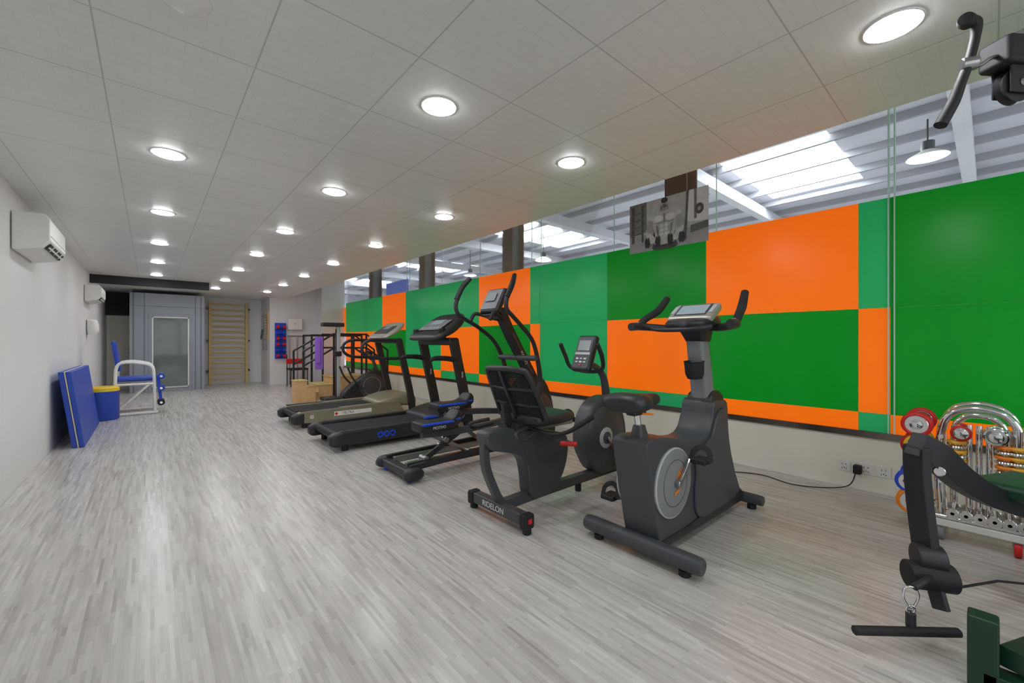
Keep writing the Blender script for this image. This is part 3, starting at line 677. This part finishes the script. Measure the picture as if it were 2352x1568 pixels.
# ------------------------------------------------------------ wall outlets, cable
for i,(y,w) in enumerate(((.80,.08),(.66,.08),(.553,.075),(.458,.075),(4.05,.08),(3.93,.08),(3.8,.08))):
    root('wall_outlet',(XW,y,.17))
    bx('plate',WHT,(XW-.008,y-.043,.13),(XW,y+.043,.216),.003)
    for dy,dz in((-.012,.185),(.012,.185),(0,.155),(-.014,.15),(.014,.15)): bx('slot',BLK,(XW-.009,y+dy-.002,dz-.006),(XW-.0075,y+dy+.002,dz+.006),0)
root('power_adapter',(XW,.70,.17));bx('body',BLK2,(XW-.07,.68,.13),(XW-.009,.735,.2),.01);
tube('cable',BLK2,[(XW-.04,.72,.13),(XW-.08,.76,.03),(XW-.2,.9,.005),(XW-.3,1.1,.005),(XW-.22,1.35,.005),(XW-.35,1.6,.005),(XW-.5,1.8,.005),(XW-.75,1.75,.005)],.004,n=8)
# ------------------------------------------------------------ poster
def poster():
    YH,ZL,W,Hh=2.85,2.245,.936,.575;X0=XW-.004
    root('bodybuilder_poster',(X0,YH-W/2,ZL+Hh/2))
    def gr(g):
        g=min(250,int(g*1.22+22));return M('poster_grey_%d'%g,(g,g,g),.5,noise=.25,scale=14)
    bx('sheet',gr(150),(X0,YH-W,ZL),(X0+.003,YH,ZL+Hh),0)
    k=[0]
    def pg(g,pts,sm=3):
        k[0]+=1;x=X0-.0004*k[0]
        P=[V((YH-u*W,ZL+v*Hh)) for u,v in pts]
        if sm:P=crom(P,sm,True)
        bm=bmesh.new();bm.faces.new([bm.verts.new((x,p.x,p.y)) for p in P]);bmesh.ops.triangulate(bm,faces=bm.faces);mk('print_%d'%k[0],bm,gr(g),smooth=False)
    def el(g,cx,cy,rx,ry,a=0,n=14):
        a=math.radians(a);pts=[]
        for i in range(n):
            t=2*math.pi*i/n;x=rx*math.cos(t);y=ry*math.sin(t);pts.append((cx+x*math.cos(a)-y*math.sin(a),cy+(x*math.sin(a)+y*math.cos(a))))
        pg(g,pts,0)
    pg(120,[(0,0),(1,0),(1,.30),(0,.34)],0)
    pg(95,[(0,.34),(.24,.40),(.24,1),(0,1)],0);pg(60,[(.03,.2),(.07,.2),(.07,.95),(.03,.95)],0);pg(60,[(.17,.2),(.20,.2),(.20,.95),(.17,.95)],0)
    for i in range(4): pg(70,[(.03,.80-i*.14),(.2,.82-i*.14),(.2,.79-i*.14),(.03,.77-i*.14)],0)
    pg(190,[(.76,.42),(1,.38),(1,1),(.76,1)],0);pg(90,[(.84,.45),(.87,.45),(.87,1),(.84,1)],0);pg(70,[(.72,.1),(.75,.1),(.78,1),(.75,1)],0)
    el(60,.90,.62,.05,.10);el(130,.90,.62,.02,.04);pg(75,[(.80,.2),(1,.25),(1,.38),(.80,.34)],0)
    pg(45,[(.34,0),(.345,.14),(.40,.18),(.50,.19),(.585,.17),(.62,.12),(.625,0)])
    pg(150,[(.355,.10),(.36,.26),(.335,.42),(.30,.55),(.325,.66),(.40,.725),(.445,.75),(.515,.75),(.56,.725),(.635,.66),(.66,.55),(.625,.42),(.60,.26),(.605,.10)])
    pg(120,[(.435,.74),(.445,.80),(.44,.86),(.52,.86),(.515,.80),(.525,.74)])
    el(135,.48,.875,.042,.10);el(40,.48,.935,.043,.055);el(85,.48,.83,.028,.04)
    el(165,.315,.60,.05,.085,20);el(165,.645,.60,.05,.085,-20)
    pg(130,[(.27,.60),(.245,.48),(.235,.36),(.27,.32),(.31,.36),(.33,.46),(.335,.56)]);pg(130,[(.69,.60),(.715,.48),(.725,.36),(.69,.32),(.65,.36),(.63,.46),(.625,.56)])
    pg(155,[(.24,.38),(.25,.27),(.32,.17),(.37,.18),(.36,.24),(.30,.34)]);pg(155,[(.72,.38),(.71,.27),(.64,.17),(.59,.18),(.60,.24),(.66,.34)])
    el(195,.405,.60,.062,.068,8);el(195,.555,.60,.062,.068,-8);pg(85,[(.474,.68),(.486,.68),(.484,.50),(.476,.50)],0)
    pg(100,[(.345,.52),(.41,.50),(.475,.53),(.41,.515)]);pg(100,[(.615,.52),(.55,.50),(.485,.53),(.55,.515)])
    for i in range(3):
        el(172,.447,.45-i*.085,.024,.032);el(172,.513,.45-i*.085,.024,.032)
    pg(105,[(.375,.45),(.39,.30),(.41,.20),(.40,.34),(.395,.46)]);pg(105,[(.585,.45),(.57,.30),(.55,.20),(.56,.34),(.565,.46)])
    for cx in(.33,.63):
        pg(90,[(cx-.05,.13),(cx+.05,.13),(cx+.05,.18),(cx-.05,.18)],0)
        for d in(-.085,-.055,.055,.085): el(30,cx+d,.155,.018,.105)
        el(160,cx,.165,.035,.045)
poster()
CUR=None
# ------------------------------------------------------------ chrome dumbbell rack
def rack():
    root('chrome_dumbbell_rack',(3.8,-.1,0))
    for x in(3.62,4.0): bx('base_rail',WHT,(x-.02,-.75,.09),(x+.02,.26,.13),.005)
    for y in(-.75,-.25,.25): bx('base_cross',WHT,(3.6,y-.02,.09),(4.02,y+.02,.13),.005)
    for x in(3.64,3.98):
        for y in(-.7,-.1,.2):
            cyl('castor',RED if y<.1 else MG,(x-.0,y-.015,.045),(x,y+.015,.045),.045);bx('castor_fork',STL,(x-.025,y-.02,.06),(x+.025,y+.02,.095),.003)
    for x in(3.66,3.94):
        tube('arch',CHR,[(x,.20,.11),(x,.21,.4),(x,.20,.66),(x,.16,.76),(x,.09,.80),(x,.0,.80),(x,-.07,.76),(x,-.11,.66),(x,-.13,.4),(x,-.13,.11)],.02,n=14)
    tube('arch_mid',CHR,[(3.80,.15,.11),(3.80,.15,.6),(3.8,.12,.72),(3.8,.05,.75),(3.8,-.03,.72),(3.8,-.06,.6),(3.8,-.06,.11)],.018,n=14)
    for z in(.35,.62):
        for y in(.20,-.12): cyl('cross_tube',CHR,(3.64,y,z),(3.96,y,z),.015)
    for k,y in enumerate((.085,.045,.005)):
        tube('post',CHR,[(3.68,y,.12),(3.68,y,.55),(3.70,y,.70)],.015)
    def bell(y,z,mat,R=.072,xa=3.56,xb=3.86,np=2):
        cyl('bar',CHR,(xa,y,z),(xb,y,z),.014)
        for x,d in((xa,1),(xb,-1)):
            for q in range(np):
                x2=x+d*q*.04
                lathe('plate',CHR,(x2,y,z),(1,0,0),[(0,-.014),(R*.72,-.014),(R*.8,-.008),(R*.8,.008),(R*.72,.014),(0,.014)],28)
                torus('plate_rim',mat,(x2,y,z),(1,0,0),R*.85,R*.17,28,8)
            lathe('cap',CHR,(x-d*.018,y,z),(-d,0,0),[(.03,0),(.03,.008),(.014,.014),(0,.014)],20)
    bell(.30,.69,RED);bell(.30,.56,YPL,.06);bell(.31,.55,RED,.07,3.62,3.86);bell(.33,.33,BLU2,.07);bell(.32,.21,ORG,.075)
    for y,mt in((.135,YPL),(-.055,ORG),(-.10,YPL)):
        cyl('coil_core',CHR,(3.64,y,.44),(3.64,y,.70),.022)
        for i in range(6): torus('coil_plate',mt if i%2 else CHR,(3.64,y,.46+i*.028),(0,0,1),.032,.011,24,8)
    bell(.115,.66,RED,.045,3.60,3.7,1);bell(-.02,.66,CHR,.05,3.60,3.7,1)
    bell(-.35,.6,RED,.08);bell(-.36,.42,YPL,.08)
    for i in range(7):
        y=.15-i*.055
        cyl('small_handle',CHR,(3.6,y,.175),(3.78,y,.175),.012,seg=12)
        for x in(3.6,3.76): cyl('small_plate',CHR,(x,y,.175),(x+.02,y,.175),.03,seg=18)
    cyl('bar_support_a',CHR,(3.62,.33,.145),(3.62,-.45,.145),.012);cyl('bar_support_b',CHR,(3.8,.33,.145),(3.8,-.45,.145),.012)
rack()
# ------------------------------------------------------------ multi gym near right
def gym():
    root('multi_gym_machine',(2.9,-.4,0))
    for y in(-.42,-.72): bx('tower_post',GRN,(3.05,y-.03,0),(3.12,y+.03,2.33),.006)
    bx('tower_top',GRN,(3.03,-.76,2.27),(3.14,-.38,2.34),.006)
    for i in range(14): bx('weight_plate_%d'%i,BLK,(2.98,-.66,.12+i*.045),(3.18,-.48,.16+i*.045),.004)
    for y in(-.62,-.52): cyl('guide_rod',CHR,(3.08,y,.05),(3.08,y,2.3),.01)
    bx('tower_base',GRN,(2.95,-.85,0),(3.22,-.3,.07),.006)
    beam('top_arm',BLK2,(3.08,-.57,2.31),(2.33,-.05,2.27),.07,.06,up=(0,0,1))
    box('arm_head',BLK2,(2.33,-.045,2.225),(.14,.10,.10),.015,rot=(0,0,-35))
    for o in(-.026,.026): box('pulley_cheek',BLK2,(2.34+o*.57,-.05+o*.82,2.15),(.09,.008,.14),.004,rot=(0,0,-35))
    lathe('pulley_wheel',BLK2,(2.34,-.05,2.115),(.57,.82,0),[(0,-.016),(.055,-.016),(.06,-.014),(.05,0),(.06,.014),(.055,.016),(0,.016)],32);cyl('pulley_bolt',STL,(2.32,-.08,2.115),(2.36,-.02,2.115),.014)
    tube('hanger_hook',STL,[(2.29,-.02,2.22),(2.24,.0,2.20),(2.20,.03,2.17),(2.14,.06,2.16)],.007)
    tube('lat_handle',BLK2,[(2.135,.055,2.31),(2.16,.035,2.305),(2.165,.035,2.26),(2.145,.05,2.17),(2.12,.067,2.10),(2.10,.085,2.03),(2.07,.115,1.95)],[.018,.018,.014,.014,.015,.018,.019],n=14)
    lathe('handle_end',BLK2,(2.135,.055,2.31),(-1,.1,0),[(.02,-.02),(.025,0),(.02,.02),(0,.022)],20)
    cyl('handle_clip',STL,(2.15,.03,2.16),(2.13,.07,2.16),.022)
    tube('base_beam',GRN,[(2.19,.02,.035),(2.19,-1.0,.035)],1,rect=(.08,.07),up=(0,0,1),sub=1)
    bx('low_post',GRN,(2.15,-.02,0),(2.225,.055,.25),.008);
    beam('base_beam_long',GRN,(2.20,-.05,.12),(3.1,-.4,.06),.07,.07,up=(0,0,1))
    tube('press_arm',BLK,[(2.44,.205,.76),(2.445,.205,.66),(2.45,.195,.5),(2.455,.18,.34),(2.45,.17,.26)],1,rect=(.085,.04),up=(.8,-.6,0))
    cyl('arm_knuckle',BLK,(2.42,.21,.30),(2.46,.13,.30),.055);cyl('knee_roller',BLK2,(2.38,.23,.235),(2.46,.10,.235),.055)
    tube('roller_link',BLK,[(2.44,.17,.3),(2.42,.15,.2),(2.40,.13,.12)],1,rect=(.06,.02),up=(.8,-.6,0))
    cyl('pivot_bolt',CHR,(2.50,.145,.66),(2.47,.14,.66),.02)
    tube('seat_beam',BLK,[(2.43,.21,.77),(2.52,.15,.71),(2.66,.08,.60),(2.85,-.02,.50),(3.05,-.2,.42)],[1,1.1,1,.9,.9],rect=(.06,.10),up=(0,0,1))
    beam('seat_stem',GRN,(3.0,-.18,.46),(3.0,-.18,.05),.06,.06,up=(0,1,0))
    box('seat_pad',GRNV,(3.0,-.14,.53),(.36,.34,.07),.025,rot=(0,0,-25))
    tube('carabiner',CHR,[(2.24,.20,.245),(2.23,.22,.235),(2.225,.225,.20),(2.235,.21,.165),(2.25,.195,.17),(2.255,.185,.205),(2.25,.19,.235)],.0045,closed=True,n=8)
    torus('ring',CHR,(2.24,.205,.155),(.8,.6,0),.014,.004);cyl('swivel',BLK,(2.24,.205,.085),(2.24,.205,.145),.016)
    cyl('row_handle',BLK2,(2.07,.35,.075),(2.36,.08,.075),.017)
    tube('link_strap',BLK,[(2.24,.195,.245),(2.30,.17,.26),(2.38,.16,.25)],.012)
    tube('cable',BLK2,[(2.40,.13,.20),(2.7,-.02,.19),(3.08,-.4,.15)],.005,n=8,sub=1)
gym()
CUR=None
# ------------------------------------------------------------ world, camera
w=bpy.data.worlds.new('World');S.world=w;w.use_nodes=True
w.node_tree.nodes['Background'].inputs[0].default_value=(.92,.96,1,1);w.node_tree.nodes['Background'].inputs[1].default_value=1.6
cam=bpy.data.cameras.new('Camera');co=bpy.data.objects.new('Camera',cam);COL.objects.link(co)
co.location=(0,0,1.2);co.rotation_euler=(math.radians(90),0,math.radians(-41));cam.sensor_width=36;cam.lens=956/2352*36;cam.clip_start=.05
S.camera=co
S.view_settings.view_transform='Standard'
S.view_settings.look='None'
